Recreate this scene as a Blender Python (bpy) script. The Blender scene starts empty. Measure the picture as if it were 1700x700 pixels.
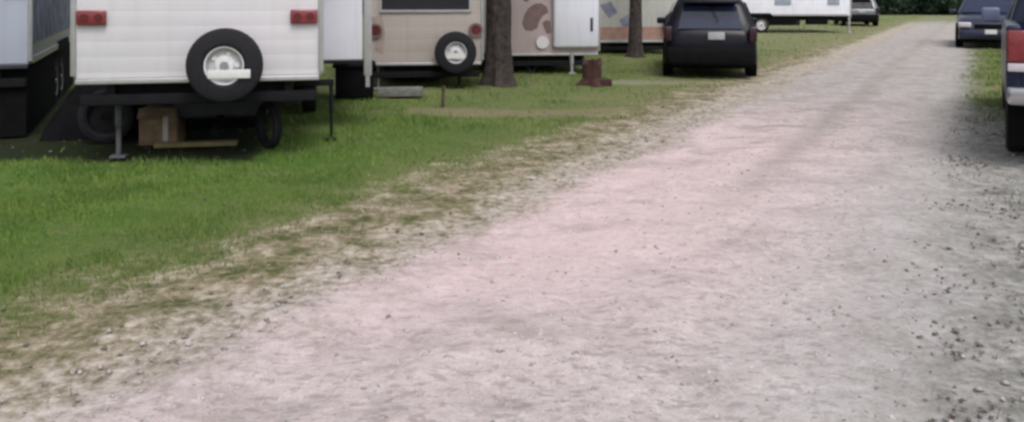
import bpy, bmesh, math, random
import numpy as np
from mathutils import Vector, Matrix

random.seed(7); RNG = np.random.default_rng(7)
SC = bpy.context.scene
COL = SC.collection
R = math.radians
H = 1.67            # eye height
F = 1472.0          # focal length in photo pixels (1700 wide)

# ------------------------------------------------------------------ camera
cd = bpy.data.cameras.new('camera'); cam = bpy.data.objects.new('camera', cd); COL.objects.link(cam)
cd.sensor_width = 36; cd.lens = 36 * F / 1700; cd.shift_y = -360 / 1700.0
cd.clip_end = 2000; cd.clip_start = .05
cam.location = (0, 0, H); cam.rotation_euler = (R(90), 0, 0)
SC.camera = cam
# ------------------------------------------------------------------ world, sun, exposure
SUN_EL, SUN_AZ = R(58), R(160)
w = bpy.data.worlds.new('World'); SC.world = w; w.use_nodes = True
nt = w.node_tree; bg = nt.nodes['Background']
sky = nt.nodes.new('ShaderNodeTexSky'); sky.sky_type = 'NISHITA'; sky.sun_disc = False
sky.sun_elevation = SUN_EL; sky.sun_rotation = SUN_AZ; sky.dust_density = 4; sky.air_density = 1.0
hs = nt.nodes.new('ShaderNodeHueSaturation'); hs.inputs['Saturation'].default_value = .30
nt.links.new(sky.outputs[0], hs.inputs['Color']); nt.links.new(hs.outputs[0], bg.inputs[0])
bg.inputs[1].default_value = .13
sl = bpy.data.lights.new('sun', 'SUN'); sl.energy = 1.0; sl.angle = R(25); sl.color = (1, .955, .93)
so = bpy.data.objects.new('sun', sl); COL.objects.link(so)
d = Vector((math.sin(SUN_AZ) * math.cos(SUN_EL), math.cos(SUN_AZ) * math.cos(SUN_EL), math.sin(SUN_EL)))
so.rotation_euler = d.to_track_quat('Z', 'Y').to_euler()
vs = SC.view_settings; vs.view_transform = 'Standard'; vs.look = 'None'; vs.gamma = 1; vs.exposure = 0.52
SC.render.engine = 'CYCLES'
SC.cycles.max_bounces = 6
SC.cycles.filter_width = 2.9

# ------------------------------------------------------------------ materials
MATS = {}
def mat(name, col, rough=.6, metal=0, noise=.12, nscale=6, spec=.5, bump=0, bscale=40, coat=0, laps=0, dirt=0):
    if name in MATS: return MATS[name]
    m = bpy.data.materials.new(name); m.use_nodes = True; t = m.node_tree; b = t.nodes['Principled BSDF']
    b.inputs['Roughness'].default_value = rough; b.inputs['Metallic'].default_value = metal
    b.inputs['Specular IOR Level'].default_value = spec; b.inputs['Coat Weight'].default_value = coat
    tc = t.nodes.new('ShaderNodeTexCoord')
    n = t.nodes.new('ShaderNodeTexNoise'); n.inputs['Scale'].default_value = nscale; n.inputs['Detail'].default_value = 5
    t.links.new(tc.outputs['Object'], n.inputs['Vector'])
    r = t.nodes.new('ShaderNodeValToRGB'); c = np.array(col)
    r.color_ramp.elements[0].position = .3; r.color_ramp.elements[1].position = .7
    r.color_ramp.elements[0].color = (*np.clip(c * (1 - noise), 0, 1), 1)
    r.color_ramp.elements[1].color = (*np.clip(c * (1 + noise * .6), 0, 1), 1)
    t.links.new(n.outputs['Fac'], r.inputs[0]); out = r.outputs[0]
    if dirt:
        mp = t.nodes.new('ShaderNodeMapping'); mp.inputs['Scale'].default_value = (9, 9, .7)
        t.links.new(tc.outputs['Object'], mp.inputs['Vector'])
        n2 = t.nodes.new('ShaderNodeTexNoise'); n2.inputs['Scale'].default_value = 1; n2.inputs['Detail'].default_value = 4
        t.links.new(mp.outputs[0], n2.inputs['Vector'])
        mr = t.nodes.new('ShaderNodeMapRange'); mr.inputs[1].default_value = .52; mr.inputs[2].default_value = .8
        mr.inputs[4].default_value = dirt; t.links.new(n2.outputs['Fac'], mr.inputs[0])
        mx = t.nodes.new('ShaderNodeMixRGB'); mx.inputs[2].default_value = (.23, .20, .16, 1)
        t.links.new(mr.outputs[0], mx.inputs[0]); t.links.new(out, mx.inputs[1]); out = mx.outputs[0]
    t.links.new(out, b.inputs['Base Color'])
    last = None
    if laps:
        sp = t.nodes.new('ShaderNodeSeparateXYZ'); t.links.new(tc.outputs['Object'], sp.inputs[0])
        mu = t.nodes.new('ShaderNodeMath'); mu.operation = 'MULTIPLY'; mu.inputs[1].default_value = 1 / laps
        t.links.new(sp.outputs[2], mu.inputs[0])
        fr = t.nodes.new('ShaderNodeMath'); fr.operation = 'FRACT'; t.links.new(mu.outputs[0], fr.inputs[0])
        pw = t.nodes.new('ShaderNodeMath'); pw.operation = 'POWER'; pw.inputs[1].default_value = 3
        t.links.new(fr.outputs[0], pw.inputs[0])
        bp = t.nodes.new('ShaderNodeBump'); bp.inputs['Strength'].default_value = .5; bp.inputs['Distance'].default_value = .01
        bp.invert = True
        t.links.new(pw.outputs[0], bp.inputs['Height']); last = bp
    if bump:
        n3 = t.nodes.new('ShaderNodeTexNoise'); n3.inputs['Scale'].default_value = bscale; n3.inputs['Detail'].default_value = 6
        t.links.new(tc.outputs['Object'], n3.inputs['Vector'])
        b2 = t.nodes.new('ShaderNodeBump'); b2.inputs['Strength'].default_value = bump; b2.inputs['Distance'].default_value = .02
        t.links.new(n3.outputs['Fac'], b2.inputs['Height'])
        if last: t.links.new(last.outputs[0], b2.inputs['Normal'])
        last = b2
    if last: t.links.new(last.outputs[0], b.inputs['Normal'])
    MATS[name] = m; return m

white = mat('white_siding', (.60, .585, .62), .38, noise=.05, nscale=2, laps=.15, dirt=.12)
white2 = mat('white_panel', (.62, .63, .70), .35, noise=.05, nscale=2, dirt=.22)
bluewhite = mat('blue_grey_panel', (.42, .45, .56), .35, noise=.05, nscale=2, dirt=.2)
greyside = mat('mottled_grey_side', (.23, .245, .33), .7, noise=.6, nscale=3.5, dirt=.3)  # mottled blue-grey, darker than the rear panel colour
beige = mat('beige_panel', (.42, .375, .345), .45, noise=.07, nscale=2, laps=.22, dirt=.3)
beige2 = mat('pinkish_beige_panel', (.44, .36, .36), .45, noise=.1, nscale=2, dirt=.2)
cream = mat('pale_grey_panel', (.48, .48, .45), .45, noise=.1, nscale=3, dirt=.35)
brownpaint = mat('brown_decal', (.17, .11, .105), .45, noise=.2)
pinkpaint = mat('faded_red_decal', (.36, .22, .18), .45, noise=.25)
farwhite = mat('far_white_panel', (.80, .80, .90), .35, noise=.08, nscale=2, laps=.2, dirt=.2)
alu = mat('dull_aluminium', (.42, .42, .43), .4, metal=.5, noise=.1, nscale=12)
steel = mat('black_steel', (.010, .010, .012), .7, noise=.3, bump=.15, spec=.15)
darkplast = mat('black_plastic', (.007, .007, .008), .85, noise=.3, spec=.06)
slate = mat('slate_tank', (.022, .025, .036), .6, noise=.25)
rubber = mat('tyre_rubber', (.015, .014, .018), .8, spec=.25, noise=.25, nscale=20, bump=.2)
rimw = mat('white_rim', (.62, .62, .63), .35, noise=.1, nscale=20)
chrome = mat('chrome', (.46, .47, .49), .22, metal=.9, noise=.08)
redlens = mat('red_lens', (.19, .022, .028), .22, noise=.2, nscale=20, coat=.3)
darkred = mat('dark_red_lens', (.09, .01, .014), .25, noise=.2)
paleplate = mat('plate_white', (.62, .62, .62), .4, noise=.08, nscale=30)
glass = mat('tinted_glass', (.012, .013, .017), .08, noise=.1, spec=.6)
blueglass = mat('windscreen_glass', (.02, .028, .06), .1, noise=.2, spec=.45)
navy = mat('navy_paint', (.005, .005, .011), .35, noise=.15, coat=.06, spec=.2)
blue = mat('blue_paint', (.008, .011, .036), .28, noise=.12, coat=.4)
trub = mat('dark_blue_paint', (.007, .012, .034), .35, noise=.12, coat=.15, spec=.3)
mirrorp = mat('blue_grey_mirror', (.12, .15, .24), .3)
greycar = mat('grey_paint', (.11, .125, .14), .3, noise=.15, coat=.5)
lamp_clear = mat('clear_lens', (.50, .46, .50), .2, noise=.1)
card = mat('cardboard', (.17, .115, .07), .9, noise=.45, nscale=7, bump=.2)
tape = mat('pale_tape', (.36, .32, .31), .5)
wood = mat('tan_board', (.17, .145, .065), .85, noise=.25, nscale=5, bump=.3)
greywood = mat('weathered_board', (.15, .155, .14), .9, noise=.35, nscale=9, bump=.3)
stumpm = mat('stump_bark', (.05, .019, .017), .95, noise=.5, nscale=14, bump=.8, bscale=18)
curtain = mat('window_blind', (.30, .33, .42), .8, noise=.15)
rust = mat('rusty_stake', (.07, .045, .03), .85, noise=.4)

def bark_mat():
    m = mat('bark', (.048, .037, .034), .95, noise=.7, nscale=11)
    t = m.node_tree; b = t.nodes['Principled BSDF']
    tc = t.nodes.new('ShaderNodeTexCoord'); mp = t.nodes.new('ShaderNodeMapping'); mp.inputs['Scale'].default_value = (14, 14, 2.2)
    v = t.nodes.new('ShaderNodeTexNoise'); v.inputs['Scale'].default_value = 1; v.inputs['Detail'].default_value = 8; v.inputs['Distortion'].default_value = .6
    bp = t.nodes.new('ShaderNodeBump'); bp.inputs['Strength'].default_value = 1; bp.inputs['Distance'].default_value = .05
    t.links.new(tc.outputs['Object'], mp.inputs[0]); t.links.new(mp.outputs[0], v.inputs['Vector'])
    t.links.new(v.outputs['Fac'], bp.inputs['Height']); t.links.new(bp.outputs[0], b.inputs['Normal'])
    return m
bark = bark_mat()

def leafy(name, c0, c1, scale=1.5, rough=.6, trans=.25):
    m = bpy.data.materials.new(name); m.use_nodes = True; t = m.node_tree; b = t.nodes['Principled BSDF']
    b.inputs['Roughness'].default_value = rough; b.inputs['Specular IOR Level'].default_value = .25
    g = t.nodes.new('ShaderNodeNewGeometry')
    n = t.nodes.new('ShaderNodeTexNoise'); n.inputs['Scale'].default_value = scale; n.inputs['Detail'].default_value = 6
    n.inputs['Roughness'].default_value = .65
    t.links.new(g.outputs['Position'], n.inputs['Vector'])
    ad = t.nodes.new('ShaderNodeMath'); ad.operation = 'MULTIPLY_ADD'; ad.inputs[1].default_value = .45
    t.links.new(g.outputs['Random Per Island'], ad.inputs[0])
    mm = t.nodes.new('ShaderNodeMath'); mm.operation = 'MULTIPLY_ADD'; mm.inputs[1].default_value = 1.6; mm.inputs[2].default_value = -.5
    t.links.new(n.outputs['Fac'], mm.inputs[0]); t.links.new(mm.outputs[0], ad.inputs[2])
    r = t.nodes.new('ShaderNodeValToRGB'); r.color_ramp.elements[0].position = .1; r.color_ramp.elements[1].position = .9
    r.color_ramp.elements[0].color = (*c0, 1); r.color_ramp.elements[1].color = (*c1, 1)
    t.links.new(ad.outputs[0], r.inputs[0]); t.links.new(r.outputs[0], b.inputs['Base Color'])
    return m
leaf_mid = leafy('tree_leaves', (.02, .045, .012), (.07, .12, .03))
leaf_dark = leafy('dark_leaves', (.008, .02, .012), (.03, .055, .028), .6)
grassm = leafy('grass_blades', (.04, .10, .017), (.17, .24, .05), .9)
strawm = leafy('dry_clippings', (.12, .12, .06), (.38, .345, .245), 2.5)
weedm = leafy('weeds', (.05, .075, .035), (.14, .16, .08), 2)
stonem = leafy('loose_stones', (.16, .145, .135), (.52, .475, .465), 7, .85)
clodm = leafy('dark_debris', (.08, .07, .06), (.22, .20, .17), 5, .95)

# ------------------------------------------------------------------ mesh builder
class MB:
    def __init__(s): s.bm = bmesh.new()
    def box(s, c, size, rz=0, bev=0, rx=0):
        r = bmesh.ops.create_cube(s.bm, size=1); vs_ = r['verts']
        bmesh.ops.scale(s.bm, vec=size, verts=vs_)
        if bev:
            es = list({e for v in vs_ for e in v.link_edges})
            rr = bmesh.ops.bevel(s.bm, geom=es, offset=bev, segments=3, affect='EDGES', profile=.5)
            vs_ = list({v for f in rr['faces'] for v in f.verts} | {v for v in vs_ if v.is_valid})
        M = Matrix.Translation(c) @ Matrix.Rotation(rz, 4, 'Z') @ Matrix.Rotation(rx, 4, 'X')
        bmesh.ops.transform(s.bm, matrix=M, verts=vs_); return s
    def cyl(s, p0, p1, r, r2=None, n=16):
        p0, p1 = Vector(p0), Vector(p1); d_ = p1 - p0
        rr = bmesh.ops.create_cone(s.bm, cap_ends=True, segments=n, radius1=r, radius2=r if r2 is None else r2, depth=d_.length)
        M = Matrix.Translation((p0 + p1) / 2) @ d_.to_track_quat('Z', 'Y').to_matrix().to_4x4()
        bmesh.ops.transform(s.bm, matrix=M, verts=rr['verts']); return s
    def prism(s, prof, x0, x1, bev=0, taper=None, seg=3):
        """side outline prof [(y,z)] pushed from x0 to x1; taper(x,y,z)->x"""
        a = [s.bm.verts.new((taper(x0, y, z) if taper else x0, y, z)) for y, z in prof]
        b = [s.bm.verts.new((taper(x1, y, z) if taper else x1, y, z)) for y, z in prof]
        n = len(prof); fs = [s.bm.faces.new(a), s.bm.faces.new(b[::-1])]
        for i in range(n): fs.append(s.bm.faces.new((a[i], b[i], b[(i + 1) % n], a[(i + 1) % n])))
        bmesh.ops.recalc_face_normals(s.bm, faces=fs)
        if bev:
            es = list({e for f in fs for e in f.edges})
            bmesh.ops.bevel(s.bm, geom=es, offset=bev, segments=seg, affect='EDGES', profile=.5)
        return s
    def lathe(s, prof, c, axis='X', n=40):
        """prof [(along, radius)] closed loop spun round an axis through c"""
        rings = []
        for k in range(n):
            a = 2 * math.pi * k / n; ring = []
            for h_, r_ in prof:
                p = (h_, r_ * math.cos(a), r_ * math.sin(a)) if axis == 'X' else ((r_ * math.cos(a), h_, r_ * math.sin(a)) if axis == 'Y' else (r_ * math.cos(a), r_ * math.sin(a), h_))
                ring.append(s.bm.verts.new(Vector(p) + Vector(c)))
            rings.append(ring)
        m = len(prof); fs = []
        for k in range(n):
            A, B = rings[k], rings[(k + 1) % n]
            for i in range(m): fs.append(s.bm.faces.new((A[i], A[(i + 1) % m], B[(i + 1) % m], B[i])))
        bmesh.ops.recalc_face_normals(s.bm, faces=fs); return s
    def pillow(s, prof, hw, taper, r=.17, u0=.62, seg=6):
        """like prism, but the outline draws in towards both sides so that every outer edge is round"""
        cy = sum(p[0] for p in prof) / len(prof); cz = sum(p[1] for p in prof) / len(prof)
        us = [u0 + (1 - u0) * math.sin(math.pi / 2 * k / seg) for k in range(seg + 1)]; us = [-u for u in us[::-1]] + [-u0 / 2, 0, u0 / 2] + us
        y0, y1, z0, z1 = min(p[0] for p in prof), max(p[0] for p in prof), min(p[1] for p in prof), max(p[1] for p in prof)
        rings = []
        for u in us:
            q = max(0, (abs(u) - u0) / (1 - u0)); i = r * (1 - math.sqrt(max(0, 1 - q * q))); b = .03 * (abs(u) / 1) ** 2
            sy = 1 - 2 * (i + b) / (y1 - y0); sz = 1 - (i * .7 + b * .6) / (z1 - z0); ring = []
            for y, z in prof:
                Y = cy + (y - cy) * sy; Z = z0 + (z - z0) * sz; ring.append(s.bm.verts.new((taper(hw * u, y, z), Y, Z)))
            rings.append(ring)
        n = len(prof); fs = [s.bm.faces.new(rings[0]), s.bm.faces.new(rings[-1][::-1])]
        for A, B in zip(rings, rings[1:]):
            for i in range(n): fs.append(s.bm.faces.new((A[i], B[i], B[(i + 1) % n], A[(i + 1) % n])))
        bmesh.ops.recalc_face_normals(s.bm, faces=fs); return s
    def poly(s, pts, t, off=(0, 0, 0)):
        """flat polygon given thickness vector t"""
        t = Vector(t); a = [s.bm.verts.new(Vector(p)) for p in pts]; b = [s.bm.verts.new(Vector(p) + t) for p in pts]
        n = len(pts); fs = [s.bm.faces.new(a), s.bm.faces.new(b[::-1])]
        for i in range(n): fs.append(s.bm.faces.new((a[i], b[i], b[(i + 1) % n], a[(i + 1) % n])))
        bmesh.ops.recalc_face_normals(s.bm, faces=fs); return s
    def build(s, name, m, parent=None, smooth=True, label=None):
        me = bpy.data.meshes.new(name); s.bm.to_mesh(me); s.bm.free()
        me.materials.append(m)
        if smooth:
            me.polygons.foreach_set('use_smooth', [True] * len(me.polygons))
            try: me.set_sharp_from_angle(angle=R(35))
            except Exception: pass
        o = bpy.data.objects.new(name, me); COL.objects.link(o)
        if parent: o.parent = parent
        if label: o['label'] = label
        return o

def tag(o, label=None, cat=None, group=None, kind=None):
    if label: o['label'] = label
    if cat: o['category'] = cat
    if group: o['group'] = group
    if kind: o['kind'] = kind
    return o
def thing(name, label, cat, x, y, rz=0, group=None):
    o = bpy.data.objects.new(name, None); COL.objects.link(o); o.empty_display_size = .3
    o.location = (x, y, 0); o.rotation_euler = (0, 0, rz)
    return tag(o, label, cat, group)
def corner(u, D): return ((u - 850) / F * D, D)

# ------------------------------------------------------------------ terrain
def XL(y): return -3.87 + .53 * y
def XR(y): return -.16 + .515 * y
class VN:
    def __init__(s, seed): s.t = np.random.default_rng(seed).random((256, 256))
    def __call__(s, x, y):
        xi = np.floor(x).astype(int); yi = np.floor(y).astype(int); fx = x - xi; fy = y - yi
        fx = fx * fx * (3 - 2 * fx); fy = fy * fy * (3 - 2 * fy)
        a = s.t[xi % 256, yi % 256]; b = s.t[(xi + 1) % 256, yi % 256]; c = s.t[xi % 256, (yi + 1) % 256]; e = s.t[(xi + 1) % 256, (yi + 1) % 256]
        return (a * (1 - fx) + b * fx) * (1 - fy) + (c * (1 - fx) + e * fx) * fy
N1, N2, N3 = VN(1), VN(2), VN(3)
def hgt(x, y):
    x = np.asarray(x, float); y = np.asarray(y, float)
    a = x - XL(y); q = a / (XR(y) - XL(y))
    fade = np.clip((45 - np.hypot(x, y)) / 25, 0, 1)
    road = np.clip(np.minimum(a, XR(y) - x) / .6 + .5, 0, 1)
    z = (N1(x * .7, y * .7) - .5) * .05 + (N2(x * 3, y * 3) - .5) * .03 + (N3(x * 7, y * 7) - .5) * (.010 + .012 * road)
    ruts = -.018 * np.exp(-((q - .27) / .09) ** 2) - .018 * np.exp(-((q - .74) / .09) ** 2)
    return (z + ruts * road) * fade - .01

def ground_material():
    m = bpy.data.materials.new('ground_and_gravel'); m.use_nodes = True; t = m.node_tree; N = t.nodes; L = t.links
    b = N['Principled BSDF']; b.inputs['Roughness'].default_value = .95; b.inputs['Specular IOR Level'].default_value = .15
    g = N.new('ShaderNodeNewGeometry'); sp = N.new('ShaderNodeSeparateXYZ'); L.new(g.outputs['Position'], sp.inputs[0])
    def math_(op, a, b_=None, c=None, clamp=False):
        n = N.new('ShaderNodeMath'); n.operation = op; n.use_clamp = clamp
        for i, v in enumerate((a, b_, c)):
            if v is None: continue
            if isinstance(v, (int, float)): n.inputs[i].default_value = v
            else: L.new(v, n.inputs[i])
        return n.outputs[0]
    def noise(scale, detail=5, rough=.6, off=0, stretch=None):
        n = N.new('ShaderNodeTexNoise'); n.inputs['Scale'].default_value = scale; n.inputs['Detail'].default_value = detail; n.inputs['Roughness'].default_value = rough
        mp = N.new('ShaderNodeMapping'); mp.inputs['Location'].default_value = (off, off * .7, 0)
        if stretch: mp.inputs['Rotation'].default_value = (0, 0, stretch[0]); mp.inputs['Scale'].default_value = (stretch[1], stretch[2], 1)
        L.new(g.outputs['Position'], mp.inputs[0]); L.new(mp.outputs[0], n.inputs['Vector']); return n.outputs['Fac']
    def ramp(x, stops):
        r = N.new('ShaderNodeValToRGB'); e = r.color_ramp.elements
        while len(e) < len(stops): e.new(.5)
        for k, (p, c) in enumerate(stops): e[k].position = p; e[k].color = (*c, 1)
        L.new(x, r.inputs[0]); return r.outputs[0]
    def mix(f, a, c):
        n = N.new('ShaderNodeMixRGB'); L.new(f, n.inputs[0]) if not isinstance(f, float) else setattr(n.inputs[0], 'default_value', f)
        for i, v in ((1, a), (2, c)):
            if isinstance(v, tuple): n.inputs[i].default_value = (*v, 1)
            else: L.new(v, n.inputs[i])
        return n.outputs[0]
    def step(x, lo, hi):
        n = N.new('ShaderNodeMapRange'); n.interpolation_type = 'SMOOTHSTEP'
        n.inputs[1].default_value = lo; n.inputs[2].default_value = hi; L.new(x, n.inputs[0]); return n.outputs[0]
    X, Y = sp.outputs[0], sp.outputs[1]
    a = math_('ADD', math_('MULTIPLY_ADD', Y, -.53, 3.87), X)         # metres right of the road's left edge
    bq = math_('ADD', math_('MULTIPLY_ADD', Y, -.515, .16), X)        # metres right of the road's right edge
    nb = noise(.8, 6, .65); nm = noise(3, 6, .7, 5); nf = noise(14, 6, .75, 9); ng = noise(60, 4, .8, 2)
    nb0 = math_('SUBTRACT', nb, .5); nm0 = math_('SUBTRACT', nm, .5); nf0 = math_('SUBTRACT', nf, .5)
    wob = math_('MULTIPLY_ADD', nm0, 1.0, math_('MULTIPLY_ADD', nb0, 1.0, math_('MULTIPLY', nf0, .5)))
    aw = math_('ADD', a, wob); bw = math_('ADD', bq, wob)
    # gravel
    grav = ramp(math_('MULTIPLY_ADD', nf0, 1.0, math_('MULTIPLY_ADD', math_('SUBTRACT', ng, .5), .9, math_('MULTIPLY_ADD', nm0, .5, .5))),
                [(.15, (.19, .168, .16)), (.38, (.42, .375, .37)), (.6, (.54, .49, .485)), (.85, (.69, .64, .635))])
    dash = step(noise(2.6, 5, .75, 21, (-.49, 1.0, 1.7)), .52, .62)
    dash2 = step(noise(17, 2.5, .6, 31, (0, .75, 1.3)), .55, .63)
    pale = step(noise(6, 4, .7, 47), .55, .68)
    grav = mix(math_('MULTIPLY', pale, .45), grav, (.66, .61, .60))
    grav = mix(math_('MULTIPLY', dash, .30), grav, (.27, .245, .235))
    grav = mix(math_('MULTIPLY', dash2, .60), grav, (.23, .205, .20))
    pink = math_('MULTIPLY', step(a, -.1, .5), math_('SUBTRACT', 1.0, step(a, .9, 4.0)))
    pink = math_('MULTIPLY', pink, math_('MULTIPLY_ADD', step(Y, 3.4, 5.8), .65, .35))
    pink = math_('MULTIPLY', pink, math_('SUBTRACT', 1.0, step(Y, 9.0, 16.0)))
    grav = mix(math_('MULTIPLY', pink, .50), grav, (.78, .565, .58))
    worn = step(noise(1.5, 5, .7, 63, (-.49, 1.0, 1.4)), .49, .62)
    worn = math_('MULTIPLY', worn, step(Y, 6.5, 11.0))
    grav = mix(math_('MULTIPLY', worn, .5), grav, (.215, .195, .165))
    mott = step(noise(1.1, 6, .75, 83, (-.49, 1.0, 1.8)), .50, .64)
    grav = mix(math_('MULTIPLY', mott, .38), grav, (.24, .205, .185))
    tr = math_('MULTIPLY', step(math_('ABSOLUTE', math_('ADD', a, math_('MULTIPLY_ADD', nb0, .35, -1.85))), 0, .35), 1.0)
    grav = mix(math_('MULTIPLY', math_('SUBTRACT', 1.0, tr), math_('MULTIPLY', step(Y, 5.0, 10.0), .45)), grav, (.23, .215, .18))
    greyf = math_('MULTIPLY', step(a, 2.2, 4.0), .65)
    grav = mix(greyf, grav, ramp(math_('MULTIPLY_ADD', nf0, 1.2, math_('MULTIPLY_ADD', nm0, .7, .5)), [(.1, (.20, .19, .18)), (.36, (.38, .365, .355)), (.85, (.55, .535, .525))]))
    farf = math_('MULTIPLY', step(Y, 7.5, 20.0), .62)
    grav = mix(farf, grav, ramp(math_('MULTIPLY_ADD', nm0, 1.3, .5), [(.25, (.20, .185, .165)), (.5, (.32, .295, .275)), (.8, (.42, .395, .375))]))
    # verge: soil with old clippings
    verge = ramp(math_('MULTIPLY_ADD', nf0, 1.5, math_('MULTIPLY_ADD', nm0, 1.9, .5)),
                 [(.2, (.075, .088, .035)), (.4, (.17, .16, .085)), (.56, (.27, .22, .155)), (.85, (.45, .405, .31))])
    grass = ramp(math_('MULTIPLY_ADD', nf0, 1.2, math_('MULTIPLY_ADD', nb0, .8, .5)),
                 [(.1, (.035, .08, .012)), (.5, (.07, .135, .022)), (.9, (.15, .20, .05))])
    farg = ramp(math_('MULTIPLY_ADD', nm0, 1.5, math_('MULTIPLY_ADD', nb0, .8, .5)),
                [(.15, (.085, .12, .035)), (.5, (.15, .18, .075)), (.9, (.27, .28, .17))])
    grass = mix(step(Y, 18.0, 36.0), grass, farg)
    # worn dirt strips and the pale pad where vehicles turn in
    strip = math_('MULTIPLY', math_('SUBTRACT', 1.0, step(math_('ABSOLUTE', math_('ADD', math_('SUBTRACT', Y, 12.6), math_('MULTIPLY', nm0, .8))), .25, .65)),
                  math_('MULTIPLY', step(X, -1.9, -1.0), math_('SUBTRACT', 1.0, step(X, 1.1, 2.4))))
    grass = mix(math_('MULTIPLY', strip, .75), grass, (.235, .185, .125))
    pad = math_('MULTIPLY', math_('SUBTRACT', 1.0, step(math_('ABSOLUTE', math_('ADD', math_('SUBTRACT', Y, 16.75), math_('MULTIPLY', nm0, .5))), .2, .55)),
                math_('MULTIPLY', step(X, 1.3, 1.9), math_('SUBTRACT', 1.0, step(X, 5.0, 5.6))))
    grass = mix(math_('MULTIPLY', pad, .8), grass, (.29, .29, .23))
    thin = step(math_('MULTIPLY_ADD', nb0, 1.6, math_('MULTIPLY', nm0, 1.4)), .02, .34)
    grass = mix(math_('MULTIPLY', thin, .4), grass, (.20, .175, .105))
    grass = mix(math_('MULTIPLY', step(aw, -3.2, -1.0), .45), grass, (.19, .165, .085))
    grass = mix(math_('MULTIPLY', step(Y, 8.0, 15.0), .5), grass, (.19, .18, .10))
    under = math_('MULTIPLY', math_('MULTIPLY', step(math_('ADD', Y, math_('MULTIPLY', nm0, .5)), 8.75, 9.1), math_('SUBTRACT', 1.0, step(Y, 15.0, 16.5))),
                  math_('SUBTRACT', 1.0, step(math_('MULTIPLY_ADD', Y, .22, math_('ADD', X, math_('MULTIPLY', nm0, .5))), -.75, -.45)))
    grass = mix(math_('MULTIPLY', under, .93), grass, (.013, .016, .008))  # bare soil below the trailers, their deep shade painted into its colour
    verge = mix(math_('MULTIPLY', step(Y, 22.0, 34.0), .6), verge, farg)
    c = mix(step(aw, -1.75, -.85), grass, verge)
    edge = ramp(math_('MULTIPLY_ADD', nf0, 2.0, math_('MULTIPLY_ADD', nm0, .8, .5)), [(.15, (.15, .13, .085)), (.45, (.34, .29, .235)), (.8, (.56, .51, .46))])
    c = mix(step(math_('MULTIPLY_ADD', step(Y, 7.5, 13.0), .3, aw), -.5, 0.1), c, edge)
    c = mix(step(aw, -.1, .65), c, grav)
    # right shoulder
    mud = ramp(math_('MULTIPLY_ADD', nf0, 1.4, math_('MULTIPLY_ADD', nm0, 1.5, .5)),
               [(.15, (.05, .06, .035)), (.36, (.14, .145, .115)), (.54, (.27, .265, .25)), (.85, (.42, .41, .40))])
    c = mix(math_('MULTIPLY', step(bw, -.6, .5), .75), c, mud)
    rg = math_('MULTIPLY', step(bw, -.1, .6), step(Y, 11.0, 14.5))
    c = mix(rg, c, grass)
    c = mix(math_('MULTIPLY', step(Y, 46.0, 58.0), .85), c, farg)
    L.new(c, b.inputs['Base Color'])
    bp = N.new('ShaderNodeBump'); bp.inputs['Strength'].default_value = .8; bp.inputs['Distance'].default_value = .035
    L.new(math_('MULTIPLY_ADD', ng, .35, nf), bp.inputs['Height']); L.new(bp.outputs[0], b.inputs['Normal'])
    return m
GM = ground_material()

def np_mesh(name, V, Fq, m, smooth=False):
    me = bpy.data.meshes.new(name); V = np.asarray(V, np.float32); Fq = np.asarray(Fq, np.int32); k = Fq.shape[1]
    me.vertices.add(len(V)); me.vertices.foreach_set('co', V.ravel())
    me.loops.add(Fq.size); me.loops.foreach_set('vertex_index', Fq.ravel())
    me.polygons.add(len(Fq)); me.polygons.foreach_set('loop_start', np.arange(0, Fq.size, k, dtype=np.int32))
    me.update(calc_edges=True)
    if smooth: me.polygons.foreach_set('use_smooth', np.ones(len(Fq), bool))
    me.materials.append(m); me.validate()
    o = bpy.data.objects.new(name, me); COL.objects.link(o); return o
def grid(name, xs, ys, zf, m):
    Xg, Yg = np.meshgrid(xs, ys); Xg, Yg, Zg = zf(Xg, Yg)
    V = np.stack([Xg.ravel(), Yg.ravel(), Zg.ravel()], 1); nx = len(xs); ny = len(ys)
    i = (np.arange(ny - 1)[:, None] * nx + np.arange(nx - 1)[None]).ravel()
    return np_mesh(name, V, np.stack([i, i + 1, i + nx + 1, i + nx], 1), m, True)
xs = np.unique(np.concatenate([-np.geomspace(13, 500, 22), np.arange(-13, 16, .11), np.geomspace(16, 500, 22)]))
ys = np.unique(np.concatenate([-np.geomspace(1, 200, 14), np.arange(-1, 24, .11), np.geomspace(24, 700, 40)]))
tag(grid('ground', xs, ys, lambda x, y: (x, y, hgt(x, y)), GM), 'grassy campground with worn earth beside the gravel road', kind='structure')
ys2 = np.concatenate([np.arange(-6, 26, .09), np.geomspace(26, 60, 44)])
def roadz(q, y):
    x = XL(y) + .15 + q * (XR(y) - XL(y) - .15)
    e = np.clip(np.minimum(q, 1 - q) * 12, 0, 1)
    return x, y, hgt(x, y) + .004 + .012 * e
tag(grid('gravel_road', np.linspace(0, 1, 44), ys2, roadz, GM), 'pale pinkish gravel road with wheel tracks', kind='structure')

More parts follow.
